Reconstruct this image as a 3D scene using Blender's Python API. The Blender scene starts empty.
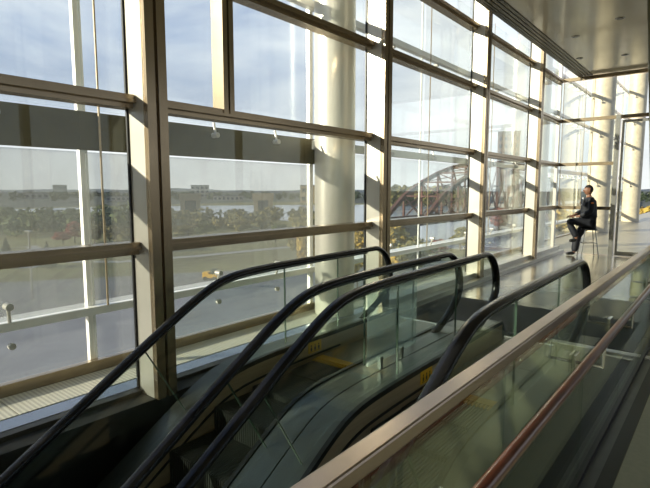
import bpy, math, random
from mathutils import Vector, Matrix, noise
random.seed(7)
col = bpy.context.scene.collection
PI = math.pi
# ------------------------------------------------------------------ camera frame
EYE = Vector((0, 0, 1.6)); FPX = 495.0
YAW = math.radians(39.2); PITCH = math.radians(6.2)
FW = Vector((-math.sin(YAW)*math.cos(PITCH), math.cos(YAW)*math.cos(PITCH), -math.sin(PITCH)))
RT = Vector((math.cos(YAW), math.sin(YAW), 0)); UP = RT.cross(FW)
def ray(px, py): return (FW*FPX + RT*(px-325) - UP*(py-244)).normalized()
def at(px, py, z=-9.0):
    d = ray(px, py); return EYE + d*((z-EYE.z)/d.z)
def far(px, dist, z=-9.0):          # ground point in the direction of column px at a horizontal distance
    d = ray(px, 190); d = Vector((d.x, d.y, 0)).normalized()
    return Vector((d.x*dist, d.y*dist, z))
# ------------------------------------------------------------------ materials
M = {}
def nodes(name):
    m = bpy.data.materials.new(name); m.use_nodes = True
    return m, m.node_tree.nodes, m.node_tree.links, m.node_tree.nodes['Principled BSDF']
def mat(name, c, rough=.5, metal=0., var=.12, scale=6., bump=0., stretch=(1,1,1), spec=.5, coat=0.):
    m, n, l, b = nodes(name)
    tc = n.new('ShaderNodeTexCoord'); mp = n.new('ShaderNodeMapping'); mp.inputs['Scale'].default_value = stretch
    l.new(tc.outputs['Object'], mp.inputs[0])
    nz = n.new('ShaderNodeTexNoise'); nz.inputs['Scale'].default_value = scale; nz.inputs['Detail'].default_value = 4
    l.new(mp.outputs[0], nz.inputs['Vector'])
    r = n.new('ShaderNodeValToRGB')
    r.color_ramp.elements[0].position = .3; r.color_ramp.elements[1].position = .7
    r.color_ramp.elements[0].color = (*[max(0, v*(1-var)) for v in c], 1)
    r.color_ramp.elements[1].color = (*[min(1, v*(1+var)) for v in c], 1)
    l.new(nz.outputs['Fac'], r.inputs[0]); l.new(r.outputs[0], b.inputs['Base Color'])
    b.inputs['Roughness'].default_value = rough; b.inputs['Metallic'].default_value = metal
    b.inputs['Specular IOR Level'].default_value = spec; b.inputs['Coat Weight'].default_value = coat
    if bump:
        bp = n.new('ShaderNodeBump'); bp.inputs['Strength'].default_value = bump; bp.inputs['Distance'].default_value = .02
        l.new(nz.outputs['Fac'], bp.inputs['Height']); l.new(bp.outputs[0], b.inputs['Normal'])
    M[name] = m; return m
def glass(name, tint, refl=1.45, haze=0., hazecol=(.8,.82,.8), rough=0.0):
    m = bpy.data.materials.new(name); m.use_nodes = True; n = m.node_tree.nodes; l = m.node_tree.links; n.clear()
    out = n.new('ShaderNodeOutputMaterial'); tr = n.new('ShaderNodeBsdfTransparent'); tr.inputs[0].default_value = (*tint, 1)
    gl = n.new('ShaderNodeBsdfGlossy'); gl.inputs['Roughness'].default_value = rough; gl.inputs['Color'].default_value = (.95,1,.97,1)
    lw = n.new('ShaderNodeLayerWeight'); lw.inputs[0].default_value = .5
    pw = n.new('ShaderNodeMath'); pw.operation = 'POWER'; pw.inputs[1].default_value = 5; l.new(lw.outputs['Facing'], pw.inputs[0])
    f0 = ((refl-1)/(refl+1))**2
    fr = n.new('ShaderNodeMath'); fr.operation = 'MULTIPLY_ADD'; fr.inputs[1].default_value = 1-f0; fr.inputs[2].default_value = f0; l.new(pw.outputs[0], fr.inputs[0])
    mx = n.new('ShaderNodeMixShader'); l.new(fr.outputs[0], mx.inputs[0])
    base = tr
    if haze:
        df = n.new('ShaderNodeBsdfDiffuse'); df.inputs[0].default_value = (*hazecol, 1)
        tl = n.new('ShaderNodeBsdfTranslucent'); tl.inputs[0].default_value = (*hazecol, 1)
        ad = n.new('ShaderNodeMixShader'); ad.inputs[0].default_value = .5
        l.new(df.outputs[0], ad.inputs[1]); l.new(tl.outputs[0], ad.inputs[2])
        hz = n.new('ShaderNodeMixShader'); hz.inputs[0].default_value = haze
        tcn = n.new('ShaderNodeTexCoord'); ns = n.new('ShaderNodeTexNoise'); ns.inputs['Scale'].default_value = 2.5
        mr = n.new('ShaderNodeMapRange'); mr.inputs[3].default_value = haze*.6; mr.inputs[4].default_value = haze*1.4
        l.new(tcn.outputs['Object'], ns.inputs['Vector']); l.new(ns.outputs['Fac'], mr.inputs[0]); l.new(mr.outputs[0], hz.inputs[0])
        l.new(tr.outputs[0], hz.inputs[1]); l.new(ad.outputs[0], hz.inputs[2]); base = hz
    l.new(base.outputs[0], mx.inputs[1]); l.new(gl.outputs[0], mx.inputs[2]); l.new(mx.outputs[0], out.inputs[0])
    M[name] = m; return m
mat('column_metal', (.64,.60,.52), .32, .35, .05, 3, stretch=(1,1,.2))
mat('mullion_metal', (.36,.28,.185), .26, .75, .08, 4)
mat('white_metal', (.82,.80,.74), .35, .2, .03)
mat('olive_reflection', (.11,.092,.042), .55, 0, .1)
mat('ledge_metal', (.22,.25,.31), .22, .6, .06)
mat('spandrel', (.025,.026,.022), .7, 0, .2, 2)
mat('rubber', (.010,.010,.011), .26, 0, .1, spec=.4)
mat('black_trim', (.008,.008,.008), .45)
mat('deck_steel', (.14,.15,.137), .3, .75, .06, 5, stretch=(4,.3,4))
mat('skirt_steel', (.42,.32,.20), .36, .25, .10, 6, stretch=(1,.2,6))
mat('cladding', (.10,.10,.09), .4, .4, .1)
mat('step_metal', (.09,.09,.085), .42, .65, .15)
mat('step_dark', (.02,.02,.02), .6)
mat('yellow', (.75,.42,.015), .5, 0, .08)
mat('landing', (.24,.23,.19), .32, .7, .10, 8)
mat('brass_rail', (.38,.31,.26), .28, .85, .06)
mat('wood', (.115,.032,.018), .28, 0, .35, 9, stretch=(3,.4,3), coat=.15)
mat('steel', (.55,.54,.50), .22, .9, .04)
mat('ceiling_paint', (.56,.50,.37), .12, 0, .04, 1.5, spec=.6)
mat('slot_dark', (.09,.08,.06), .4, .3)
mat('pillar', (.18,.165,.09), .45, 0, .06)
mat('wall_paint', (.50,.48,.40), .6, 0, .05)
mat('mat_dark', (.018,.018,.016), .75, 0, .25, 60)
mat('strip_grey', (.10,.10,.085), .4)
mat('carpet_cream', (.42,.39,.24), .5, 0, .06, 30)
mat('suit', (.012,.013,.018), .7, 0, .2)
mat('shirt', (.65,.65,.65), .7)
mat('skin', (.20,.09,.05), .5)
mat('hair', (.01,.008,.007), .7)
mat('orange', (.8,.22,.03), .6)
mat('shoe', (.01,.01,.01), .3)
mat('glass_edge', (.07,.11,.08), .2, .2)
mat('beige_column', (.62,.53,.37), .5)
mat('satin', (.55,.52,.46), .45, .4)
mat('lens_dark', (.03,.03,.03), .3)
glass('pane', (.94,.965,.95), 1.42)
glass('frit_pane', (.80,.81,.81), 1.40, .20, (.50,.50,.46))
glass('mid_outer', (.91,.92,.915), 1.4, .025, (.5,.5,.48))
glass('clear_outer', (.97,.98,.98), 1.35, .03)
glass('rail_glass', (.90,.94,.90), 1.42)
glass('esc_glass', (.925,.955,.93), 1.42)
glass('sheet_glass', (.90,.95,.95), 1.6, .20, (.80,.92,.95))
# outdoors
mat('lawn', (.17,.155,.055), .9, 0, .35, .06)
mat('far_land', (.055,.062,.05), .9, 0, .4, .02)
mat('asphalt', (.17,.165,.165), .85, 0, .12, .3)
mat('path', (.33,.32,.30), .8)
mat('water', (.28,.33,.40), .15, 0, .05, .05)
mat('hill', (.06,.075,.10), 1, 0, .15, .01)
mat('rust', (.10,.042,.032), .8, .1, .25, .4)
mat('bark', (.07,.05,.035), .9)
mat('brick_far', (.20,.15,.13), .8)
mat('far_white', (.40,.38,.34), .7)
mat('far_roof', (.16,.15,.15), .8)
mat('far_tan', (.34,.27,.17), .8)
mat('window_far', (.05,.06,.08), .3)
def leaf(name, c1, c2):
    m, n, l, b = nodes(name)
    g = n.new('ShaderNodeNewGeometry'); r = n.new('ShaderNodeValToRGB')
    r.color_ramp.elements[0].color = (*c1,1); r.color_ramp.elements[1].color = (*c2,1)
    l.new(g.outputs['Random Per Island'], r.inputs[0]); l.new(r.outputs[0], b.inputs['Base Color']); b.inputs['Roughness'].default_value = .8
    M[name] = m
leaf('leaf_gold', (.22,.15,.02), (.55,.36,.06)); leaf('leaf_green', (.035,.06,.018), (.13,.15,.04))
leaf('leaf_olive', (.08,.075,.02), (.22,.18,.05)); leaf('leaf_red', (.20,.03,.02), (.42,.10,.07)); leaf('leaf_dark', (.015,.028,.014), (.05,.07,.03))
def stone():
    m, n, l, b = nodes('stone_floor')
    tc = n.new('ShaderNodeTexCoord'); br = n.new('ShaderNodeTexBrick'); br.offset = 0
    br.inputs['Color1'].default_value = (.22,.195,.14,1); br.inputs['Color2'].default_value = (.19,.17,.125,1); br.inputs['Mortar'].default_value = (.06,.055,.04,1)
    br.inputs['Scale'].default_value = 1; br.inputs['Mortar Size'].default_value = .006; br.inputs['Brick Width'].default_value = .9; br.inputs['Row Height'].default_value = .9
    l.new(tc.outputs['Object'], br.inputs['Vector'])
    nz = n.new('ShaderNodeTexNoise'); nz.inputs['Scale'].default_value = 1.3; nz.inputs['Detail'].default_value = 6
    l.new(tc.outputs['Object'], nz.inputs['Vector'])
    mx = n.new('ShaderNodeMix'); mx.data_type = 'RGBA'; mx.blend_type = 'OVERLAY'; mx.inputs[0].default_value = .4
    l.new(br.outputs['Color'], mx.inputs[6]); l.new(nz.outputs['Fac'], mx.inputs[7]); l.new(mx.outputs[2], b.inputs['Base Color'])
    b.inputs['Roughness'].default_value = .2; M['stone_floor'] = m
stone()
def decking():
    m, n, l, b = nodes('terrace_deck')
    tc = n.new('ShaderNodeTexCoord'); w = n.new('ShaderNodeTexWave'); w.bands_direction = 'Y'; w.inputs['Scale'].default_value = 1.2; w.inputs['Distortion'].default_value = 0
    l.new(tc.outputs['Object'], w.inputs['Vector']); r = n.new('ShaderNodeValToRGB')
    r.color_ramp.elements[0].color = (.26,.215,.14,1); r.color_ramp.elements[1].color = (.50,.43,.30,1); r.color_ramp.elements[0].position=.1
    l.new(w.outputs['Fac'], r.inputs[0]); l.new(r.outputs[0], b.inputs['Base Color']); b.inputs['Roughness'].default_value = .35; M['terrace_deck'] = m
decking()
# ------------------------------------------------------------------ mesh builder
class MB:
    def __init__(s): s.v = []; s.f = []
    def box(s, x0, x1, y0, y1, z0, z1):
        b = len(s.v); s.v += [(x,y,z) for z in (z0,z1) for y in (y0,y1) for x in (x0,x1)]
        s.f += [tuple(b+i for i in q) for q in ((0,2,3,1),(4,5,7,6),(0,1,5,4),(2,6,7,3),(0,4,6,2),(1,3,7,5))]; return s
    def beam(s, p, q, w, h=None):
        h = h or w; p = Vector(p); q = Vector(q); d = (q-p).normalized()
        u = d.cross(Vector((0,0,1))); u = u.normalized() if u.length > 1e-4 else Vector((1,0,0)); v = u.cross(d)
        b = len(s.v)
        for c in (p, q):
            for a, e in ((-1,-1),(1,-1),(1,1),(-1,1)): s.v.append(tuple(c+u*a*w/2+v*e*h/2))
        s.f += [tuple(b+i for i in f) for f in ((3,2,1,0),(4,5,6,7),(0,1,5,4),(1,2,6,5),(2,3,7,6),(3,0,4,7))]; return s
    def tube(s, pts, r, n=12, r2=None, caps=True):      # r across, r2 along the binormal
        pts = [Vector(p) for p in pts]; r2 = r2 or r; b = len(s.v)
        ref = None
        for i, p in enumerate(pts):
            d = (pts[min(i+1,len(pts)-1)]-pts[max(i-1,0)]).normalized()
            if ref is None: ref = d.cross(Vector((0,0,1))); ref = ref if ref.length > 1e-3 else Vector((1,0,0))
            u = (ref - d*ref.dot(d)).normalized(); ref = u; v = d.cross(u)
            for k in range(n):
                a = 2*PI*k/n; s.v.append(tuple(p+u*math.cos(a)*r+v*math.sin(a)*r2))
        for i in range(len(pts)-1):
            for k in range(n):
                k2 = (k+1) % n; s.f.append((b+i*n+k, b+i*n+k2, b+(i+1)*n+k2, b+(i+1)*n+k))
        if caps: s.f.append(tuple(b+k for k in reversed(range(n)))); s.f.append(tuple(b+(len(pts)-1)*n+k for k in range(n)))
        return s
    def lathe(s, prof, c=(0,0,0), n=16):                # profile of (radius, z)
        b = len(s.v)
        for r, z in prof:
            for k in range(n):
                a = 2*PI*k/n; s.v.append((c[0]+r*math.cos(a), c[1]+r*math.sin(a), c[2]+z))
        for i in range(len(prof)-1):
            for k in range(n):
                k2 = (k+1)%n; s.f.append((b+i*n+k, b+i*n+k2, b+(i+1)*n+k2, b+(i+1)*n+k))
        s.f.append(tuple(b+k for k in reversed(range(n)))); s.f.append(tuple(b+(len(prof)-1)*n+k for k in range(n)))
        return s
    def strip(s, top, bot, x0, x1):                     # closed slab between two (y,z) polylines, thickness x0..x1
        n = len(top); b = len(s.v)
        for x in (x0, x1):
            s.v += [(x,y,z) for y,z in top]; s.v += [(x,y,z) for y,z in bot]
        T0, B0, T1, B1 = b, b+n, b+2*n, b+3*n
        for i in range(n-1):
            s.f += [(T0+i,B0+i,B0+i+1,T0+i+1),(T1+i,T1+i+1,B1+i+1,B1+i),(T0+i,T0+i+1,T1+i+1,T1+i),(B0+i,B1+i,B1+i+1,B0+i+1)]
        s.f += [(T0,T1,B1,B0),(T0+n-1,B0+n-1,B1+n-1,T1+n-1)]; return s
    def build(s, name, m, parent=None, loc=None, smooth=False, bevel=0):
        me = bpy.data.meshes.new(name); me.from_pydata(s.v, [], s.f); me.update()
        me.materials.append(M[m]); o = bpy.data.objects.new(name, me); col.objects.link(o)
        if parent is not None: o.parent = parent
        if loc: o.location = loc
        if smooth:
            for p in me.polygons: p.use_smooth = True
            try: me.set_sharp_from_angle(angle=math.radians(50))
            except Exception: pass
        if bevel:
            bv = o.modifiers.new('bevel', 'BEVEL'); bv.width = bevel; bv.segments = 2
        return o
def tag(o, label=None, cat=None, group=None, kind=None):
    if label: o['label'] = label
    if cat: o['category'] = cat
    if group: o['group'] = group
    if kind: o['kind'] = kind
    return o
def empty(name, loc=(0,0,0), rz=0):
    o = bpy.data.objects.new(name, None); col.objects.link(o); o.location = loc; o.rotation_euler = (0,0,rz); return o
def struct(o): o['kind'] = 'structure'; return o
def copy_tree(o, parent=None):
    c = o.copy(); col.objects.link(c); c.parent = parent
    for ch in [x for x in col.objects if x.parent == o]: copy_tree(ch, c)
    return c
# ------------------------------------------------------------------ building shell
XG = -3.57       # glass plane
ENDY = 13.8
struct(MB().box(-3.25,-.60,5.4,ENDY,-.35,0).box(-.39,5,-5,5.5,-.35,0).box(-.60,5,5.5,ENDY,-.35,0).build('floor', 'stone_floor'))
struct(MB().box(-.385,5,-5,5.46,0,.006).build('floor_carpet', 'carpet_cream'))
struct(MB().box(-.60,-.465,-5,5.5,-.35,0).build('trim_1', 'strip_grey'))
struct(MB().box(-.465,-.39,-5,5.5,-.35,0.001).build('trim_2', 'black_trim'))
struct(MB().box(-.56,5,5.46,5.56,0,.012).build('trim_3', 'column_metal'))
struct(MB().box(-3.7,5,-8,ENDY,-4.75,-4.6).build('floor_lower', 'stone_floor'))
struct(MB().box(-3.06,5.2,-8,ENDY+.1,4.4,4.8).build('ceiling', 'ceiling_paint'))
sl = MB().box(-3.12,-3.06,-8,ENDY+.1,4.385,4.8)
for i in range(4): sl.box(-3.05+i*.07,-3.015+i*.07,-8,ENDY-.05,4.385,4.4)
struct(sl.build('trim_4', 'slot_dark'))
struct(MB().box(-3.7,-3.06,-8,ENDY+.1,5.45,5.6).build('ceiling_slot', 'wall_paint'))
struct(MB().box(5,5.2,-8,ENDY,-4.6,.6).box(5,5.2,-8,ENDY,4.2,4.8).build('wall_right', 'wall_paint'))
wr_ = empty('window_20', (5.1,0,0)); struct(wr_)
MB().box(-.006,.006,-8,ENDY,.6,4.2).build('pane','pane',wr_)
mb_ = MB()
for q in range(8): mb_.box(-.1,.1,-8+q*3.1,-7.85+q*3.1,.6,4.2)
mb_.build('mullion','mullion_metal',wr_)
struct(MB().box(-3.57,5,-8.2,-8,-4.6,5.5).build('wall_back', 'wall_paint'))
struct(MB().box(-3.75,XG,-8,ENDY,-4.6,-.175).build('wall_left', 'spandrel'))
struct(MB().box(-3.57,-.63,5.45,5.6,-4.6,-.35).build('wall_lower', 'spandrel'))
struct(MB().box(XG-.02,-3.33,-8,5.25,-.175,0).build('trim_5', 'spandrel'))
# low pale curb along the foot of the glass beyond the escalators
struct(MB().box(XG-.02,-3.252,5.25,ENDY,-.175,.07).box(XG-.02,-3.38,5.25,ENDY,.07,.16).build('trim_6', 'column_metal'))
# facade columns
colY = [-7.2,-4.1,-1.02,2.10,5.25,8.4,11.5]
for i, y in enumerate(colY):
    o = MB().box(XG,-3.345,y-.085,y+.085,0,5.45).build('trim_%d' % (7+i), 'column_metal', bevel=.004); struct(o)
    MB().box(-3.345,-3.325,y-.085,y+.085,0,5.45).box(-3.325,-3.29,y-.085,y-.012,0,5.45).box(-3.325,-3.29,y+.012,y+.085,0,5.45).build('front_cap', 'mullion_metal', o, bevel=.003)
    MB().box(XG+.001,XG+.02,y-.10,y-.0855,0,5.45).box(XG+.001,XG+.02,y+.0855,y+.10,0,5.45).build('gasket', 'black_trim', o)
H = [1.16, 2.25, 3.34, 4.32]
def window(k, ya, yb, vent=None, frit=False, ztop=5.45):
    w = empty('window_%d' % k, (XG, (ya+yb)/2, 0)); struct(w)
    def P(mb, n, m): o = mb.build(n, m, w); o.matrix_parent_inverse = Matrix.Translation((-XG, -(ya+yb)/2, 0)); return o
    zs = [0.0] + H + [ztop]
    for i in range(len(zs)-1):
        P(MB().box(XG-.012, XG, ya, yb, zs[i]+.03, zs[i+1]-.03), 'pane', 'pane')
    for z in H:
        P(MB().box(XG-.03, -3.47, ya, yb, z-.048, z-.012).box(XG-.03, -3.43, ya, yb, z-.012, z+.012).box(XG-.03,-3.45,ya,yb,z+.012,z+.048), 'mullion', 'mullion_metal')
    P(MB().box(XG-.02, -3.5, ya, yb, 0, .03), 'sill', 'slot_dark')
    if vent:
        P(MB().box(XG-.02, -3.44, vent-.06, vent-.01, H[1], H[3]).box(XG-.02,-3.44,vent+.01,vent+.06,H[1],H[3]).box(XG-.02,-3.49,vent-.01,vent+.01,H[1],H[3]), 'vent_frame', 'mullion_metal')
    return w
bays = [(-7.1,-4.2),(-4.0,-1.11),(-.93,2.01),(2.19,5.16),(5.34,8.31),(8.49,11.41),(11.59,13.76)]
for k, (a, b) in enumerate(bays): window(k+1, a, b, 2.90 if k == 3 else None)
# end wall of glass with a door
ew = empty('window_8', (-2, ENDY, 0)); struct(ew)
def PE(mb, n, m): o = mb.build(n, m, ew); o.matrix_parent_inverse = Matrix.Translation((2, -ENDY, 0)); return o
zs = [0, 1.16, 2.25, 3.34, 4.3]
for i in range(4):
    PE(MB().box(-3.5,-2.24,ENDY,ENDY+.014,zs[i]+.03,zs[i+1]-.03), 'pane', 'pane')
PE(MB().box(-2.14,-.9,ENDY,ENDY+.014,3.37,4.27), 'pane', 'pane')
PE(MB().box(-.9,1.5,ENDY,ENDY+.014,.03,3.3), 'pane', 'pane'); PE(MB().box(-.9,1.5,ENDY,ENDY+.014,3.37,4.27), 'pane', 'pane')
for z, xe in ((1.16,-2.2),(2.25,-2.2),(3.34,5),(4.34,5)):
    PE(MB().box(-3.5,xe,ENDY-.06,ENDY+.03,z-.04,z+.04), 'mullion', 'mullion_metal')
PE(MB().box(-3.57,-3.5,ENDY-.08,ENDY+.05,0,5.45), 'corner_post', 'column_metal')
PE(MB().box(-2.24,-2.14,ENDY-.08,ENDY+.05,0,3.38), 'door_post', 'steel')
PE(MB().box(-.95,-.87,ENDY-.08,ENDY+.05,0,4.34), 'door_post', 'steel')
PE(MB().box(1.5,5,ENDY-.05,ENDY+.05,0,4.34), 'side_panel', 'wall_paint')
dr = empty('door_1', (-2.1, ENDY, 0)); struct(dr)
def PD(mb, n, m, par=dr): o = mb.build(n, m, par); o.matrix_parent_inverse = Matrix.Translation((2.1, -ENDY, 0)); return o
PD(MB().box(-2.11,-2.06,ENDY-.03,ENDY+.02,.02,3.26).box(-1.03,-.98,ENDY-.03,ENDY+.02,.02,3.26).box(-2.06,-1.03,ENDY-.03,ENDY+.02,.02,.12).box(-2.06,-1.03,ENDY-.03,ENDY+.02,3.2,3.26), 'door_frame', 'steel')
PD(MB().box(-2.06,-1.03,ENDY-.006,ENDY+.006,.12,3.2), 'pane', 'pane')
PD(MB().tube([(-1.12,ENDY-.09,.8),(-1.12,ENDY-.09,1.6)], .015), 'door_handle', 'steel')
# terrace beyond the end wall
struct(MB().box(-4.6,6,ENDY+.1,60,-.35,-.005).build('floor_terrace', 'terrace_deck'))
# leaning pillar at the right
pl = MB(); pl.v = [(-.80,8.6,0),(.0,8.6,0),(.0,9.2,0),(-.80,9.2,0),(-1.12,8.6,4.4),(-.1,8.6,4.4),(-.1,9.2,4.4),(-1.12,9.2,4.4)]
pl.f = [(3,2,1,0),(4,5,6,7),(0,1,5,4),(1,2,6,5),(2,3,7,6),(3,0,4,7)]
tag(pl.build('pillar', 'pillar', bevel=.03), 'olive leaning pillar at the right edge reaching the ceiling', 'pillar')
# ceiling fittings
cf = [(-2.2,8.0),(-1.9,6.6),(-2.4,10.2),(-1.6,9.6),(-1.9,12.2),(-2.7,11.9)]
cfl = ['small dark ceiling fitting nearest the window strip at the top edge of the photo','small dark round ceiling fitting closest to the viewer','small dark ceiling fitting in the middle of the glossy ceiling','small dark ceiling fitting nearest the olive pillar','small dark ceiling fitting just before the end wall','small dark ceiling fitting in the corner above the seated guard']
for (x, y), lb in zip(cf, cfl):
    r = empty('ceiling_fitting', (x, y, 4.4)); tag(r, lb, 'ceiling light', 'fittings in the glossy ceiling')
    MB().lathe([(.06,-.012),(.075,-.004),(.075,0)]).build('trim_ring', 'steel', r)
    MB().lathe([(.045,-.018),(.05,-.0125)]).build('lens', 'lens_dark', r)
# ------------------------------------------------------------------ outer skin of the double facade
WX = -4.02
def walkway():
    m, n, l, b = nodes('walkway')
    tc = n.new('ShaderNodeTexCoord'); w = n.new('ShaderNodeTexWave'); w.bands_direction = 'Y'; w.inputs['Scale'].default_value = 9
    l.new(tc.outputs['Object'], w.inputs['Vector']); r = n.new('ShaderNodeValToRGB')
    r.color_ramp.elements[0].color = (.42,.39,.31,1); r.color_ramp.elements[1].color = (.66,.62,.50,1)
    l.new(w.outputs['Fac'], r.inputs[0]); l.new(r.outputs[0], b.inputs['Base Color']); b.inputs['Roughness'].default_value = .4; M['walkway'] = m
walkway()
XO = -4.5
go = MB()
y = -8
while y < 36:
    go.box(-4.445,WX,y+.004,y+1.546,-.10,-.07)
    y += 1.55
tag(go.build('walkway_deck', 'walkway'), 'pale ribbed metal walkway deck between the inner windows and the outer glass', 'walkway')
tag(MB().box(WX+.003,XG-.03,-8,36,-.16,-.075).build('outer_ledge', 'ledge_metal'), 'bluish metal ledge just outside the foot of the windows', 'ledge')
def screen(ya, yb, label, thick, fy):
    r = empty('outer_glass_screen', (XO, ya, -.1)); tag(r, label, 'glass screen', 'outer glass screens of the double facade')
    inv = Matrix.Translation((-XO, -ya, .1))
    def P(mb, n, m, par=r, sm=False): o = mb.build(n, m, par, smooth=sm); o.matrix_parent_inverse = inv if par is r else Matrix(); return o
    P(MB().box(XO-.02,XO+.05,ya,yb,-.12,.03), 'bottom_sill', 'mullion_metal')
    P(MB().box(XO-.22,XO+.04,ya,yb,.46,.53), 'rail', 'white_metal')
    P(MB().box(XO-.05,XO+.05,ya,yb,4.0,4.09), 'rail', 'white_metal')
    if thick: P(MB().box(XO-.06,XO-.02,ya,yb+(.85 if yb > 5 else -.001),1.96,2.30), 'reflection_band', 'olive_reflection')  # olive slab stands in for the interior's reflection in the glass
    else: P(MB().box(XO-.018,XO+.04,ya+.001,yb,2.16,2.28), 'rail', 'white_metal')
    ym = (ya+yb)/2 + .35
    for z0, z1, mm in ((.04,.45,'clear_outer'),(.54,1.94 if thick else 2.14,'frit_pane' if thick else 'mid_outer'),(2.31,3.99,'clear_outer'),(4.1,5.4,'clear_outer')):
        P(MB().box(XO,XO+.012,ya+.02,yb-.06,z0,z1), 'glass_pane', mm)
    if yb < 5.3: P(MB().box(XO-.11,XO-.055,yb+.0,yb+.07,-.12,5.5), 'post', 'white_metal')
    else: P(MB().tube([(XO-.06,yb,-.1),(XO-.06,yb,8 if yb > 14.7 else 5.45)], .016, 8), 'post', 'white_metal')
    P(MB().tube([(XO+.05,ya+.14,.53),(XO+.05,ya+.14,5.4)], .010, 8), 'tension_rod', 'skirt_steel')
    beyond = ya > 14.5
    if beyond:
        P(MB().box(XO-.05,XO+.05,ya,yb,5.25,5.34), 'rail', 'white_metal')
        P(MB().box(XO,XO+.012,ya+.02,yb-.06,5.46,8), 'glass_pane', 'clear_outer')
        P(MB().box(XO-.05,XO+.05,ya,yb,6.6,6.7), 'rail', 'white_metal')
    spots = fy or ([.35,1.15,1.95,2.75] if beyond else [.35,1.95])
    for q in spots:
        yy = ya+q
        for z, s in (((.53,1),(2.34,-1),(3.78,1)) if not beyond else ((2.16,-1),(4.0,-1),(5.25,-1),(6.6,-1))):
            fx = MB(); fx.tube([(XO+.02,yy,z),(XO+.07,yy-.02,z+.13*s)], .014, 8)
            fx.tube([(XO+.03,yy-.02,z+.14*s),(XO+.11,yy-.02,z+.14*s)], .030, 12)
            P(fx, 'spider_fitting', 'satin' if not beyond else 'white_metal')
        if not beyond: P(MB().tube([(XO+.012,yy,.33),(XO+.05,yy,.33)], .028, 12), 'spider_fitting', 'satin')
names = ['outer glass screen closest to the viewer, past the left edge','outer glass screen beyond the leftmost window bay','outer glass screen in the bay between the first and second metal columns','outer glass screen in front of the rusty bridge','outer glass screen just left of the fourth metal column','outer glass screen nearest the corner before the end wall']
ob = [(-4.1,-1.02,1),(-1.02,2.10,1),(2.10,5.25,1),(5.25,8.4,0),(8.4,11.5,0),(11.5,14.6,0)]
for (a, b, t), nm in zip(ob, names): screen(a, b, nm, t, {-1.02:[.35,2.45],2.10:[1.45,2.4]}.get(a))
far_names = ['first','second','third','fourth','fifth','sixth']
for k in range(6): screen(14.6+3.1*k, 17.7+3.1*k, 'outer glass screen beside the terrace, %s past the end wall' % far_names[k], 0, 0)
cl = ['large round pale column standing between the two glass skins behind the second metal column','round pale column between the glass skins behind the fourth metal column','broad round sunlit column beyond the end wall left of the glass door','round sunlit column on the terrace seen through the glass door']
for y, lb in zip((5.27,14.2,21.6,30.0), cl):
    rr = .27 if y < 20 else .40
    o = MB().lathe([(rr,0),(rr,9)], n=40).build('round_column', 'column_metal' if y < 20 else 'beige_column', smooth=True); o.location = (-4.13 if y < 20 else -3.98, y, -.12 if y < 20 else -.004)
    tag(o, lb, 'column', 'round columns between the glass skins')
# ------------------------------------------------------------------ escalators
T30 = .62
KNEE = 2.46
def curve(Y, w=.22):
    t = KNEE-Y; return -T30*(t+math.sqrt(t*t+w*w))/2
YL = -5.0
def ys(a, b, st=.1):
    n = max(2, int((b-a)/st)+1); return [a+(b-a)*i/(n-1) for i in range(n)]
step_proto = {}
def step_mesh():
    s = MB(); W = .345
    s.box(-W, W, 0, .40, -.05, -.012)
    n = 30
    for i in range(n):
        x = -W + (i+.5)*2*W/n; s.box(x-.006, x+.006, .004, .398, -.012, 0)
    s.box(-W, W, 0, .03, -.24, -.012)
    for i in range(n):
        x = -W + (i+.5)*2*W/n; s.box(x-.006, x+.006, -.007, 0, -.23, -.004)
    return s
SM = None
def glass_panel(y0, y1, xc):
    top, bot = [], []
    for y in ys(y0, y1, .12):
        zd = curve(y)+.205; s = (curve(y+.01)-curve(y-.01))/.02
        n = Vector((-s, 1)).normalized(); p = Vector((y, zd)); L = .1
        while p.y + n.y*L < curve(p.x+n.x*L) + .925 and L < 2: L += .005
        top.append((p.x+n.x*L, p.y+n.y*L)); bot.append((y, zd))
    return MB().strip(top, bot, xc-.006, xc+.006)
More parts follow.
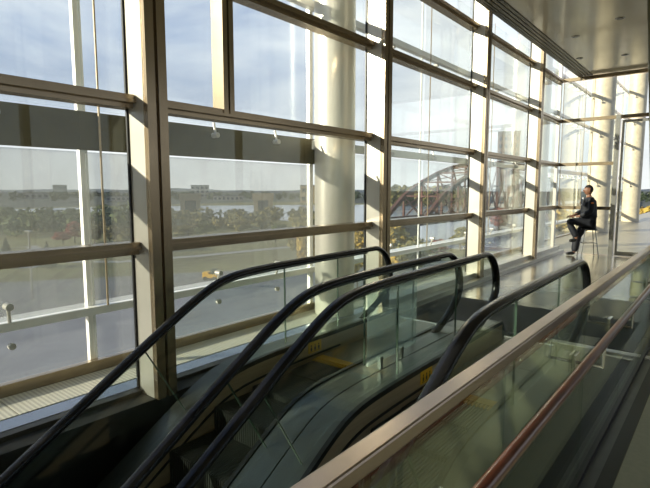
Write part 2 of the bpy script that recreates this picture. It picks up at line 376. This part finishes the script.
def escalator(xc, yend, label):
    global SM
    r = empty('escalator', (xc, 3.6, 0)); tag(r, label, 'escalator', 'escalators going down beside the glass wall')
    inv = Matrix.Translation((0, -3.6, 0))
    def P(mb, n, m, sm=False, par=None):
        o = mb.build(n, m, par or r, smooth=sm)
        if par is None: o.matrix_parent_inverse = inv
        return o
    DY = yend - 5.0
    def trim_strip(name, m, x0, x1, za, zb, ye=None):
        ye = ye or yend-.05; Y = ys(YL, ye)
        return P(MB().strip([(y, curve(y)+za) for y in Y], [(y, curve(y)+zb) for y in Y], x0, x1), name, m)
    # steps
    for k in range(20):
        y0 = 3.50-.4*(k+1)
        yc = y0+.2; zt = curve(yc)
        if SM is None:
            o = step_mesh().build('step', 'step_metal', r); SM = o
        else:
            o = SM.copy(); col.objects.link(o); o.parent = r
        o.matrix_parent_inverse = inv; o.location = (0, y0, zt-.004)
    # comb and landing
    cb = MB().box(-.345,.345,3.52,3.62,-.03,.004)
    for i in range(23): cb.box(-.34+i*.03,-.33+i*.03,3.46,3.52,-.012,.002)
    P(cb, 'comb_plate', 'yellow')
    P(MB().box(-.35,.35,3.62,4.45,-.06,.003), 'landing_plate', 'landing')
    P(MB().box(-.35,.35,4.46,5.34,-.06,.003), 'landing_plate', 'landing')
    for s in (-1, 1):
        a, b = (.402, .60) if s > 0 else (-.60, -.402)
        outer = .585 if s > 0 else -.585
        xi = .352*s
        sk = trim_strip('skirt_panel', 'skirt_steel', min(xi,xi+.03*s), max(xi,xi+.03*s), .17, -.22)
        bt = trim_strip('skirt_trim', 'black_trim', min(xi-.004*s,xi+.028*s), max(xi-.004*s,xi+.028*s), .212, .172)
        trim_strip('brush_strip', 'black_trim', min(xi-.012*s,xi), max(xi-.012*s,xi), .05, .035, 3.9)
        trim_strip('deck', 'deck_steel', min(xi+.031*s,outer), max(xi+.031*s,outer), .20, .15)
        trim_strip('cladding', 'cladding', min(outer-.02*s,outer), max(outer-.02*s,outer), .148, -.9)
        # rounded end of the deck
        P(MB().strip([(yend-.048,.20),(yend,.17),(yend+.03,.10)], [(yend-.048,0.0),(yend,0.0),(yend+.03,0.0)], min(xi,outer), max(xi,outer)), 'deck_end', 'deck_steel')
        xg = .438*s
        js = [-5.0,-3.3,-1.9,-.55,.85,2.1,3.2,3.95+DY]
        for j in range(len(js)-1): P(glass_panel(js[j]+.006, js[j+1]-.006, xg), 'glass_panel', 'esc_glass')
        for y0 in js[1:]:
            gp = glass_panel(y0-.003, y0+.003, xg); tb = gp.v
            P(MB().beam((xg,)+tb[0][1:], (xg,)+tb[2][1:], .014, .007), 'glass_seam', 'glass_edge')
        # rounded newel panel
        yc, zc, R = 4.60+DY, .595, .33
        def loop(R):
            a = [(yc+R*math.cos(t), zc+R*math.sin(t)) for t in [PI/2*(1-i/12) for i in range(1,13)]]
            c = [(yc+R,zc),(yc+R,zc-.19),(yc+.10+R-.355,.30),(4.27+DY-(.355-R)*1.2,.14)]
            for i in range(1,13):
                t = i/12; u = 1-t
                a.append(tuple(u**3*c[0][k]+3*u*u*t*c[1][k]+3*u*t*t*c[2][k]+t**3*c[3][k] for k in (0,1)))
            return a
        arc = [q for q in loop(.332) if q[1] > .21]
        pts = [(3.96+DY,.205),(3.96+DY,.925),(yc,.925)] + arc
        g = MB(); n = len(pts); g.v = [(xg-.006,y,z) for y,z in pts]+[(xg+.006,y,z) for y,z in pts]
        g.f = [tuple(range(n)), tuple(reversed(range(n,2*n)))] + [(i,(i+1)%n,n+(i+1)%n,n+i) for i in range(n)]
        P(g, 'newel_glass', 'esc_glass')
        R2 = .355
        path = [(xg,y,curve(y)+.95) for y in ys(YL, 4.55+DY, .08)]
        path += [(xg, a, b) for a, b in loop(R2)]
        P(MB().tube(path, .042, 14, .027), 'handrail', 'rubber', True)
        P(MB().tube([(x, y, z) for (x,y,z) in [(xg, p[1], p[2]-.03) for p in path if p[1] < 4.5+DY and p[2] > curve(p[1])+.9]], .014, 8), 'rail_track', 'deck_steel', True)
        # warning sign on the skirt
        xs = xi-.005*s
        sg = P(MB().box(min(xs,xi),max(xs,xi),3.41,3.60,.062,.168), 'warning_sign', 'yellow')
        pm = MB(); x2 = xs-.002*s; lo, hi = min(x2,xs), max(x2,xs)
        for q in range(3):
            yy = 3.44+q*.055
            pm.box(lo,hi,yy,yy+.022,.085,.115); pm.box(lo,hi,yy+.004,yy+.017,.122,.138); pm.box(lo,hi,yy-.006,yy+.03,.074,.080)
        o = P(pm, 'pictogram', 'black_trim'); o.parent = sg; o.matrix_parent_inverse = Matrix()
    # underside
    Y = ys(YL, 5.3)
    P(MB().strip([(y, curve(y)-.86) for y in Y], [(y, curve(y)-.92) for y in Y], -.56, .56), 'truss_underside', 'cladding')
    return r
escalator(-2.635, 5.03, 'left escalator with black handrails next to the glass wall')
escalator(-1.455, 5.28, 'right escalator with black handrails next to the glass balustrade')
# floor around the landing
struct(MB().box(-3.25,-2.05,5.345,5.4,-.2,0).box(-2.045,-.60,5.345,5.4,-.2,0).build('trim_30', 'steel'))
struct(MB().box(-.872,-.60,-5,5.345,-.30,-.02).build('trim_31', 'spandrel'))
tag(MB().box(-3.2,-.75,5.42,6.95,0,.008).build('floor_mat', 'mat_dark'), 'dark entrance mat on the floor at the top of the escalators', 'mat')
tag(MB().box(-.45,4.5,5.6,8.2,0,.008).build('floor_mat', 'mat_dark'), 'dark mat on the walkway to the right of the glass balustrade', 'mat')
# clear guard sheet on the centre deck
gs = empty('glass_barrier', (-2.048,3.4,.2)); tag(gs, 'upright clear glass sheet on short posts between the two escalators', 'glass barrier')
MB().box(-.006,.006,-.38,.36,.07,.70).build('glass_sheet', 'sheet_glass', gs)
for y in (-.2,.12):
    MB().box(-.016,.016,y-.016,y+.016,.0,.10).build('post', 'deck_steel', gs, bevel=.003)
# ------------------------------------------------------------------ balustrade with rails
bl = empty('glass_balustrade', (-.55,2,0)); tag(bl, 'glass balustrade with bronze cap rail running along the walkway beside the escalators', 'balustrade')
y = -2.05
k = 0
while y < 13.4:
    MB().box(-.006,.006,y-2+.004,y-2+1.22,.03,1.045).build('glass_panel', 'rail_glass', bl); y += 1.226
MB().box(-.03,.025,-4.1,11.7,1.03,1.07).build('cap_rail', 'brass_rail', bl, bevel=.006)
MB().box(-.025,.02,-4.1,11.7,.0,.035).build('base_channel', 'black_trim', bl)
wr = MB().tube([(.128,-4.1,.87),(.128,11.6,.87)], .0205, 16).build('wooden_handrail', 'wood', bl, smooth=True)
tag(wr, 'reddish brown wooden handrail')
for y in (-2.35,-.85,.65,1.55,3.4,5.3,7.2,9.1):
    b = MB().box(.0061,.016,y-.045,y+.045,.70,.79).box(-.016,-.0061,y-.045,y+.045,.70,.79).tube([(.012,y,.745),(.128,y,.745),(.128,y,.852)], .009, 8)
    b.build('bracket', 'steel', bl)
# ------------------------------------------------------------------ seated guard
def skin_obj(name, chain, edges, m, parent, sub=2):
    me = bpy.data.meshes.new(name); me.from_pydata([c[0] for c in chain], edges, []); me.update(); me.materials.append(M[m])
    o = bpy.data.objects.new(name, me); col.objects.link(o); o.parent = parent
    sm = o.modifiers.new('skin', 'SKIN'); sm.use_smooth_shade = True
    if not me.skin_vertices: me.skin_vertices.new()
    for i, c in enumerate(chain):
        rr = c[1] if isinstance(c[1], tuple) else (c[1], c[1]); me.skin_vertices[0].data[i].radius = rr
        me.skin_vertices[0].data[i].use_root = (i == 0)
    s = o.modifiers.new('sub', 'SUBSURF'); s.levels = sub; s.render_levels = sub
    return o
GX, GY = -2.60, 13.3
# local frame: +x = the way the guard faces, +y = his left, z up
g = empty('person', (GX, GY, 0), math.radians(206)); tag(g, 'seated guard in a dark suit with an orange shoulder patch, one foot raised, looking out', 'person')
body = [((0,0,.86),.12),((.02,0,1.0),.115),((.04,0,1.18),.13),((.03,0,1.36),.10),((.04,0,1.46),.05),((.05,.01,1.535),.055),
 ((.03,.17,1.36),.055),((.06,.25,1.10),.042),((.28,.17,.98),.034),((.35,.12,.97),.026),
 ((.03,-.17,1.36),.055),((.08,-.25,1.10),.042),((.30,-.12,1.0),.034),((.37,-.05,.98),.026),
 ((.02,.10,.82),.085),((.50,.13,.86),.062),((.30,.13,.48),.05),((.33,.13,.40),.035),((.44,.13,.38),.03),
 ((.02,-.10,.80),.085),((.24,-.10,.48),.062),((.28,-.10,.10),.042),((.30,-.10,.06),.038),((.43,-.10,.035),.028)]
bE = [(0,1),(1,2),(2,3),(3,4),(4,5),(3,6),(6,7),(7,8),(8,9),(3,10),(10,11),(11,12),(12,13),(0,14),(14,15),(15,16),(16,17),(17,18),(0,19),(19,20),(20,21),(21,22),(22,23)]
bo = skin_obj('body', body, bE, 'skin', g)
jk = [((0,0,.86),(.17,.20)),((.02,0,1.0),(.16,.19)),((.04,0,1.2),(.17,.20)),((.03,0,1.35),(.14,.16)),((.04,0,1.44),.08),
 ((.03,.20,1.36),.088),((.05,.29,1.10),.074),((.27,.19,.985),.058),((.03,-.20,1.36),.088),((.07,-.29,1.10),.074),((.29,-.14,1.0),.058)]
skin_obj('jacket', jk, [(0,1),(1,2),(2,3),(3,4),(3,5),(5,6),(6,7),(3,8),(8,9),(9,10)], 'suit', g)
tr = [((0,0,.84),(.15,.17)),((.03,.10,.82),.12),((.50,.13,.865),.095),((.30,.13,.46),.075),((.03,-.10,.80),.12),((.24,-.10,.48),.095),((.28,-.10,.08),.075)]
skin_obj('trousers', tr, [(0,1),(1,2),(2,3),(0,4),(4,5),(5,6)], 'suit', g)
for p in (((.30,.13,.44),(.34,.13,.40),(.47,.13,.385)), ((.26,-.10,.07),(.33,-.10,.055),(.47,-.10,.04))):
    skin_obj('shoe', [(p[0],.05),(p[1],.052),(p[2],.035)], [(0,1),(1,2)], 'shoe', g)
def blob(name, c, r, m, parent, cut=None, n=14, rot=0):
    b = MB(); k = len(b.v)
    for i in range(n+1):
        t = PI*i/n
        for j in range(n*2):
            a = PI*j/n; b.v.append((c[0]+r[0]*math.sin(t)*math.cos(a), c[1]+r[1]*math.sin(t)*math.sin(a), c[2]+r[2]*math.cos(t)))
    for i in range(n):
        for j in range(n*2):
            j2 = (j+1)%(n*2); b.f.append((i*2*n+j, (i+1)*2*n+j, (i+1)*2*n+j2, i*2*n+j2))
    if cut: b.f = [f for f in b.f if all(cut(Vector(b.v[q])) for q in f)]
    return b.build(name, m, parent, smooth=True)
hx, hy, hz = .065, .01, 1.60
hd = blob('head', (hx,hy,hz), (.098,.078,.118), 'skin', g)
blob('nose', (hx+.10,hy,hz-.01), (.02,.014,.025), 'skin', hd)
for s in (-1,1):
    blob('ear', (hx-.005,hy+.078*s,hz-.005), (.02,.012,.03), 'skin', hd)
    blob('eye', (hx+.086,hy+.03*s,hz+.012), (.010,.014,.009), 'shirt', hd)
blob('mouth', (hx+.089,hy,hz-.05), (.01,.024,.006), 'hair', hd)
blob('hair', (hx-.006,hy,hz+.012), (.103,.084,.120), 'hair', g, cut=lambda v: v.z > hz+.045 or v.x < hx-.02 and v.z > hz-.05)
blob('shirt_front', (.17,0,1.31), (.035,.035,.12), 'shirt', g)
blob('tie', (.203,0,1.29), (.012,.014,.11), 'hair', g)
blob('shoulder_patch', (.035,.285,1.28), (.036,.014,.042), 'orange', g)
for s, w in ((1,(.35,.12,.97)),(-1,(.37,-.05,.98))):
    pts = [(w, .028)]; E = []
    w = Vector(w); pts.append((tuple(w+Vector((.05,0,-.01))), (.022,.036))); E.append((0,1))
    for q in range(4):
        b = w+Vector((.08,(q-1.5)*.02,-.01)); i = len(pts)
        pts += [(tuple(b),.010),(tuple(b+Vector((.035,0,-.012))),.009),(tuple(b+Vector((.052-.004*abs(q-1.5),0,-.04))),.008)]
        E += [(1,i),(i,i+1),(i+1,i+2)]
    i = len(pts); pts += [(tuple(w+Vector((.035,-.04*s,.0))),.011),(tuple(w+Vector((.07,-.055*s,-.012))),.009)]; E += [(0,i),(i,i+1)]
    skin_obj('hand', pts, E, 'skin', g, 1)
st = empty('stool', (GX, GY, 0), math.radians(206)); tag(st, 'tall steel stool with dark seat under the seated guard', 'stool')
MB().lathe([(.15,.645),(.18,.655),(.18,.68),(.15,.69)], n=24).build('seat', 'black_trim', st, smooth=True)
for a, b in ((1,1),(1,-1),(-1,1),(-1,-1)):
    MB().tube([(.11*a,.11*b,.65),(.19*a,.19*b,0)], .012, 8).build('leg', 'steel', st)
MB().tube([(.155,-.155,.33),(.155,.155,.33),(-.155,.155,.33),(-.155,-.155,.33),(.155,-.155,.33)], .009, 8).build('foot_ring', 'steel', st)
# ------------------------------------------------------------------ outdoors
GZ = -9.0
def plate(name, pts, z, m, th=.4):
    n = len(pts); b = MB(); b.v = [(p[0],p[1],z) for p in pts]+[(p[0],p[1],z-th) for p in pts]
    b.f = [tuple(range(n)), tuple(reversed(range(n,2*n)))]+[(i,n+i,n+(i+1)%n,(i+1)%n) for i in range(n)]
    return b.build(name, m)
struct(MB().box(-4000,4000,-1500,5000,GZ-3,GZ-1).build('ground', 'far_land'))
struct(MB().box(-330,60,-150,330,GZ-1,GZ).build('ground_lawn', 'lawn'))
def poly_px(pl, z): return [at(px, py, z) for px, py in pl]
struct(plate('ground_plaza', [(-6,-60),(-6,95),(-22,82),(-42,56),(-58,30),(-72,8),(-90,-20),(-100,-60)], GZ+.05, 'asphalt', .3))
# curving paths across the lawn
def path_strip(name, P, w, m, z):
    b = MB()
    for i, p in enumerate(P):
        d = (P[min(i+1,len(P)-1)]-P[max(i-1,0)]); d.z = 0; d.normalize(); n = Vector((-d.y,d.x,0))*w/2
        b.v += [tuple(Vector((p.x,p.y,z))+n), tuple(Vector((p.x,p.y,z))-n)]
    b.f = [(2*i,2*i+1,2*i+3,2*i+2) for i in range(len(P)-1)]
    return struct(b.build(name, m))
path_strip('ground_path', [at(px,py,GZ) for px,py in ((-40,262),(0,266),(25,268),(60,258),(100,250),(140,240),(180,244),(240,240),(310,232))], 3.0, 'path', GZ+.03)
path_strip('ground_path', [at(px,py,GZ) for px,py in ((-60,246),(0,250),(30,246),(60,262),(120,262),(200,256),(300,246))], 2.2, 'path', GZ+.04)
# river with far shore
struct(plate('ground_river', [far(px, d, 0) for px, d in ((-120,190),(0,215),(120,210),(260,190),(330,150),(420,95),(520,90),(640,120),(640,900),(520,420),(420,380),(320,360),(200,350),(60,340),(-120,300))], GZ+.06, 'water', .5))
# hills along the horizon
def hills(name, dist, h0, h1, m, seed, label):
    b = MB(); n = 90
    for i in range(n+1):
        px = -200 + 1000*i/n; p = far(px, dist, GZ-2)
        h = h0+(h1-h0)*noise.noise(Vector((i*.13, seed, 0)))+ (h1-h0)*.4*noise.noise(Vector((i*.5,seed,3)))
        q = far(px, dist*1.25, GZ-2)
        b.v += [tuple(p), (p.x*1.08,p.y*1.08,h), tuple(q)]
    for i in range(n): 
        for k in (0,1): b.f.append((3*i+k,3*i+k+1,3*i+k+4,3*i+k+3))
    o = b.build(name, m, smooth=True); struct(o); return o
hills('ground_hills', 2400, 8, 22, 'hill', 1.7, '')
hills('ground_hills', 1100, -3, 4, 'far_land', 5.2, '')
# trees
def leaf_blob(b, c, r, n, s, rnd):
    for _ in range(n):
        d = Vector((rnd.gauss(0,1), rnd.gauss(0,1), rnd.gauss(0,1))).normalized()
        q = rnd.uniform(.55,1.0); p = Vector((c[0]+d.x*r[0]*q, c[1]+d.y*r[1]*q, c[2]+d.z*r[2]*q))
        u = Vector((rnd.uniform(-1,1),rnd.uniform(-1,1),rnd.uniform(-1,1))).normalized(); v = u.cross(d+Vector((.1,.2,.3))).normalized()
        k = len(b.v); z = s*rnd.uniform(.6,1.3)
        b.v += [tuple(p-u*z-v*z*.6), tuple(p+u*z-v*z*.5), tuple(p+u*z*.7+v*z*.7), tuple(p-u*z*.8+v*z*.6)]; b.f.append((k,k+1,k+2,k+3))
tree_mesh = {}
def tree(pos, h, w, leafm, label, group, conifer=False, name='tree'):
    key = (leafm, conifer, random.randint(0,1))
    r = empty(name, pos, random.uniform(0,6)); tag(r, label, 'tree', group)
    if key not in tree_mesh:
        rnd = random.Random(hash(str(key)) % 999 if False else len(tree_mesh)+3)
        b = MB()
        if conifer:
            for i in range(9):
                t = i/8; leaf_blob(b, (0,0,.12+.84*t), (.5*(1-t)+.03,)*2+(.07,), int(260*(1-t)+40), .035, rnd)
        else:
            for i in range(11):
                a = rnd.uniform(0,6.28); q = rnd.uniform(0,.3); z = rnd.uniform(.35,.82)
                leaf_blob(b, (q*math.cos(a),q*math.sin(a),z), (.2,.2,.16), 230, .032, rnd)
        t = MB(); t.tube([(0,0,-.02),(.01,0,.25),(0,.01,.62)], .022, 8)
        for i in range(5):
            a = i*1.26; t.tube([(0,0,.3+.04*i),(.2*math.cos(a),.2*math.sin(a),.55+.05*i)], .009, 6)
        f = b.build('foliage', leafm, r); tt = t.build('trunk', 'bark', r); tree_mesh[key] = (f.data, tt.data)
    else:
        f = bpy.data.objects.new('foliage', tree_mesh[key][0]); tt = bpy.data.objects.new('trunk', tree_mesh[key][1])
        for o in (f, tt): col.objects.link(o); o.parent = r
    for o in (f, tt): o.scale = (w, w, h)
T = 'park trees seen through the glass'
tree(far(308,50), 7.5, 4, 'leaf_gold', 'golden green tree just left of the large round column', T)
tree(far(302,75), 7, 5, 'leaf_olive', 'taller olive tree behind the golden tree by the round column', T)
tree(far(358,52), 6.5, 4, 'leaf_gold', 'golden tree between the round column and the second metal column', T)
tree(far(394,66), 6.2, 6, 'leaf_gold', 'golden autumn tree at the left foot of the rusty bridge', T)
tree(far(416,62), 5.0, 6, 'leaf_olive', 'olive bush under the left end of the bridge', T)
tree(far(438,78), 3.6, 6, 'leaf_red', 'low reddish tree under the bridge truss', T)
tree(far(462,90), 4.5, 7, 'leaf_olive', 'olive tree right behind the third metal column', T)
tree(far(500,122), 8, 8, 'leaf_red', 'rust coloured tree in the bay right of the third metal column', T)
tree(far(72,112), 4.5, 5, 'leaf_red', 'red leaved tree on the lawn left of the thin white post', T)
tree(far(60,110), 3, 5, 'leaf_red', 'low red bush next to the red leaved tree', T)
tree(at(48,268), 3.6, 2.4, 'leaf_dark', 'dark conifer on the lawn at the left', T, True)
tree(far(2,80), 4, 3, 'leaf_dark', 'dark conifer at the left edge of the photo', T, True)
tree(far(92,105), 5, 6, 'leaf_olive', 'olive tree just right of the thin white post', T)
tree(far(120,92), 5, 7, 'leaf_olive', 'broad olive tree left of the first metal column', T)
tree(far(66,140), 6.5, 6, 'leaf_green', 'green tree behind the red leaved tree', T)
tree(far(30,150), 5, 7, 'leaf_green', 'green tree above the bend of the path', T)
tree(far(12,165), 5.5, 8, 'leaf_green', 'green tree by the river at the far left', T)
tree(far(205,110), 4.2, 6, 'leaf_green', 'green tree in front of the pale gate tower', T)
tree(far(240,120), 4.2, 6, 'leaf_olive', 'olive tree between the two pale gate towers', T)
tree(far(275,100), 4.2, 6, 'leaf_green', 'green tree right of the second gate tower', T)
tree(far(180,100), 4.2, 6, 'leaf_olive', 'olive tree just right of the first metal column', T)
def woods(name, pa, pb, d0, d1, h, n, leafm, label):
    b = MB(); rnd = random.Random(n)
    for i in range(n):
        p = far(rnd.uniform(pa,pb), rnd.uniform(d0,d1)); hh = h*rnd.uniform(.6,1.2); w = hh*rnd.uniform(.45,.7)
        leaf_blob(b, (p.x,p.y,GZ+hh*.5), (w,w,hh*.5), 90, hh*.12, rnd)
    o = b.build(name, leafm); tag(o, label, 'woods', kind='stuff')
woods('woods', -60, 170, 130, 200, 5.5, 80, 'leaf_green', 'band of green trees along the near river bank at the left')
woods('woods', 160, 330, 130, 180, 4.5, 50, 'leaf_olive', 'band of olive trees along the river bank seen in the second bay')
woods('woods', -100, 700, 520, 900, 8.5, 300, 'leaf_dark', 'dark wooded far shore of the river')
woods('woods', 387, 425, 66, 76, 3.0, 16, 'leaf_gold', 'golden thicket at the foot of the near end of the bridge')
woods('woods', 385, 470, 330, 420, 13, 40, 'leaf_olive', 'olive trees on the far bank behind the bridge')
woods('woods', 560, 680, 130, 190, 5.2, 60, 'leaf_gold', 'golden trees far beyond the terrace')
# lamp post, sculptures, gate towers, buildings
lp = empty('lamp_post', at(33,300)); tag(lp, 'thin grey lamp post on the plaza at the far left', 'lamp post')
MB().tube([(0,0,0),(0,0,6.6)], .09, 8, ).build('pole', 'steel', lp); MB().box(-.6,.6,-.15,.15,6.6,6.75).build('lamp_head', 'steel', lp)
def building(px, dist, w, d, h, m, label, name='building', z=GZ, wins=(6,3), roof=True):
    p = far(px, dist, z); a = math.atan2(p.y, p.x)-PI/2
    r = empty(name, p, a); tag(r, label, 'building')
    MB().box(-w/2,w/2,0,d,0,h).build('wall', m, r)
    if roof: MB().box(-w/2-.3,w/2+.3,-.3,d+.3,h,h+.05*h+.3).build('roof', 'far_roof', r)
    nx, nz = wins
    for i in range(nx):
        for j in range(nz):
            x = -w/2+(i+.5)*w/nx; zz = (j+.5)*h/nz
            MB().box(x-w/nx*.28,x+w/nx*.28,-.12,.0,zz-h/nz*.25,zz+h/nz*.25).build('window', 'window_far', r)
    return r
building(507, 520, 20, 16, 64, 'brick_far', 'tall brown brick tower standing behind the right end of the bridge', wins=(4,9))
building(128, 520, 40, 12, 4.5, 'far_white', 'long low white building across the river left of the first column', wins=(9,1))
building(318, 420, 30, 16, 14, 'far_tan', 'tan building on the far shore left of the round column', wins=(5,2))
building(228, 520, 30, 14, 4.5, 'far_white', 'low white building on the far shore between the gate towers', wins=(7,1))
building(60, 900, 20, 20, 18, 'far_roof', 'small grey block on the skyline left of the white post', wins=(3,3))
building(30, 700, 40, 20, 7, 'far_white', 'pale low building across the river at the far left', wins=(6,1))
building(200, 760, 26, 20, 17, 'far_white', 'pale tall block on the skyline above the first gate tower', wins=(4,3))
building(496, 330, 26, 12, 9, 'far_white', 'white house seen through the bridge right of the third column', wins=(4,1))
building(430, 600, 60, 14, 14, 'far_white', 'long pale building on the far shore behind the bridge arch', wins=(8,1))
for px, lb in ((190,'left pale gate tower with a dark opening on the river bank'),(263,'right pale gate tower with a dark opening on the river bank')):
    p = far(px, 190, GZ); r = empty('gate_tower', p, math.atan2(p.y,p.x)-PI/2); tag(r, lb, 'tower', 'gate towers on the river bank')
    MB().box(-3.6,-2,0,3,0,9).build('pier', 'far_tan', r); MB().box(2,3.6,0,3,0,9).build('pier', 'far_tan', r)
    MB().box(-4,4,-.2,3.2,6.8,9.4).build('lintel', 'far_tan', r); MB().box(-2,2,.5,2.5,0,6.8).build('gate', 'window_far', r)
ct = empty('utility_cart', at(211,280), .6); tag(ct, 'small yellow utility cart parked on the grey plaza beyond the first column', 'cart')
MB().box(-.9,.9,-.5,.5,.3,.75).box(-.9,-.1,-.48,.48,.75,1.0).build('body', 'yellow', ct, bevel=.05)
MB().box(.1,.8,-.45,.45,.76,1.35).build('cab', 'leaf_dark', ct, bevel=.08)
for a in (-.55,.55):
    for b_ in (-.5,.5): MB().tube([(a,b_-.08,.25),(a,b_+.08,.25)], .25, 14).build('wheel', 'black_trim', ct)
# rusty truss bridge
br = empty('truss_bridge', (0,0,0)); tag(br, 'rusty brown steel arch truss railway bridge over the river', 'bridge')
A = far(384,104,0); B = far(541,215,0); D = (B-A); L = D.length; D.normalize(); N = Vector((-D.y,D.x,0))
br.location = (A.x, A.y, 0); inv = Matrix.Translation((-A.x,-A.y,0))
def Pb(mb, n, par=br):
    o = mb.build(n, 'rust', par); o.matrix_parent_inverse = inv; return o
zl = -4.6; zp = 9.6; n = 14
def topz(t): return zl + (zp-zl)*(1-(2*t-1)**2)**.8
sides = []
for off in (0, -9.0):
    lo, tp = [], []
    for i in range(n+1):
        t = i/n; q = A + D*L*t + N*off; lo.append(Vector((q.x,q.y,zl))); tp.append(Vector((q.x,q.y,topz(t))))
    s = MB()
    for i in range(n): s.beam(tp[i],tp[i+1],.75,.9)
    Pb(s, 'top_chord')
    s = MB().beam(lo[0],lo[-1],.8,1.0); Pb(s, 'bottom_chord')
    s = MB()
    for i in range(1,n): s.beam(lo[i],tp[i],.42)
    for i in range(1,n-1):
        if i < n/2: s.beam(tp[i],lo[i+1],.32); s.beam(lo[i],(tp[i+1]+lo[i+1])/2,.2)
        else: s.beam(lo[i],tp[i+1],.32)
    # mid chord following the arch
    mid = [lo[i].lerp(tp[i], .55) for i in range(n+1)]
    for i in range(1,n-1): s.beam(mid[i],mid[i+1],.25)
    Pb(s, 'web'); sides.append((lo,tp))
s = MB()
for i in range(1,n):
    s.beam(sides[0][1][i], sides[1][1][i], .35); s.beam(sides[0][1][i], sides[1][1][min(i+1,n)], .18); s.beam(sides[1][1][i], sides[0][1][min(i+1,n)], .18)
Pb(s, 'cross_bracing')
Pb(MB().beam(A+N*-4.5+Vector((0,0,zl-.5))-D*35, A+N*-4.5+D*(L+80)+Vector((0,0,zl-.5)), 8.4, .6), 'bridge_deck')
for t in (-.02,.98):
    q = A+D*L*t+N*-4.5; Pb(MB().box(q.x-3.4,q.x+3.4,q.y-3.4,q.y+3.4,GZ-3,zl-.9), 'pier')
# ------------------------------------------------------------------ world, sun, camera
w = bpy.data.worlds.new('World'); bpy.context.scene.world = w; w.use_nodes = True
n = w.node_tree.nodes; l = w.node_tree.links; bg = n['Background']
tc = n.new('ShaderNodeTexCoord'); sp = n.new('ShaderNodeSeparateXYZ'); l.new(tc.outputs['Generated'], sp.inputs[0])
rp = n.new('ShaderNodeValToRGB'); e = rp.color_ramp.elements
e[0].position = 0; e[0].color = (.60,.60,.61,1); e[1].position = .55; e[1].color = (.14,.22,.44,1)
x = e.new(.12); x.color = (.46,.49,.57,1); x = e.new(.28); x.color = (.27,.35,.54,1)
l.new(sp.outputs['Z'], rp.inputs[0])
mp = n.new('ShaderNodeMapping'); mp.inputs['Scale'].default_value = (1.0,1.0,2.8); mp.inputs['Location'].default_value = (.3,.7,.1); l.new(tc.outputs['Generated'], mp.inputs[0])
nz = n.new('ShaderNodeTexNoise'); nz.inputs['Scale'].default_value = 2.2; nz.inputs['Detail'].default_value = 7; nz.inputs['Roughness'].default_value = .52; nz.inputs['Distortion'].default_value = .35
l.new(mp.outputs[0], nz.inputs['Vector'])
# more cloud towards +Y (right of the photo)
ad = n.new('ShaderNodeMath'); ad.operation = 'MULTIPLY_ADD'; ad.inputs[1].default_value = .24; l.new(sp.outputs['Y'], ad.inputs[0]); l.new(nz.outputs['Fac'], ad.inputs[2])
cr = n.new('ShaderNodeValToRGB'); cr.color_ramp.elements[0].position = .52; cr.color_ramp.elements[0].color = (0,0,0,1); cr.color_ramp.elements[1].position = .85; cr.color_ramp.elements[1].color = (.95,.95,.95,1)
l.new(ad.outputs[0], cr.inputs[0])
mx = n.new('ShaderNodeMix'); mx.data_type = 'RGBA'; l.new(cr.outputs[0], mx.inputs[0]); l.new(rp.outputs[0], mx.inputs[6]); mx.inputs[7].default_value = (.92,.91,.92,1)
l.new(mx.outputs[2], bg.inputs[0]); bg.inputs[1].default_value = 1.0
su = bpy.data.lights.new('sun', 'SUN'); su.energy = 7.0; su.angle = math.radians(.6); su.color = (1,.91,.76)
so = bpy.data.objects.new('sun', su); col.objects.link(so)
sd = Vector((.56,.83,-.29)).normalized(); so.rotation_euler = sd.to_track_quat('-Z','Y').to_euler()
cam = bpy.data.cameras.new('camera'); cam.lens = FPX/650*36; cam.sensor_width = 36; cam.clip_end = 8000; cam.clip_start = .05
co = bpy.data.objects.new('camera', cam); col.objects.link(co); co.location = EYE
co.rotation_euler = (PI/2-PITCH, 0, YAW)
sc = bpy.context.scene; sc.camera = co
sc.view_settings.view_transform = 'Standard'; sc.view_settings.look = 'None'; sc.view_settings.gamma = 1; sc.view_settings.exposure = 0.62
sc.view_settings.use_curve_mapping = False
sc.cycles.transparent_max_bounces = 40; sc.cycles.max_bounces = 10
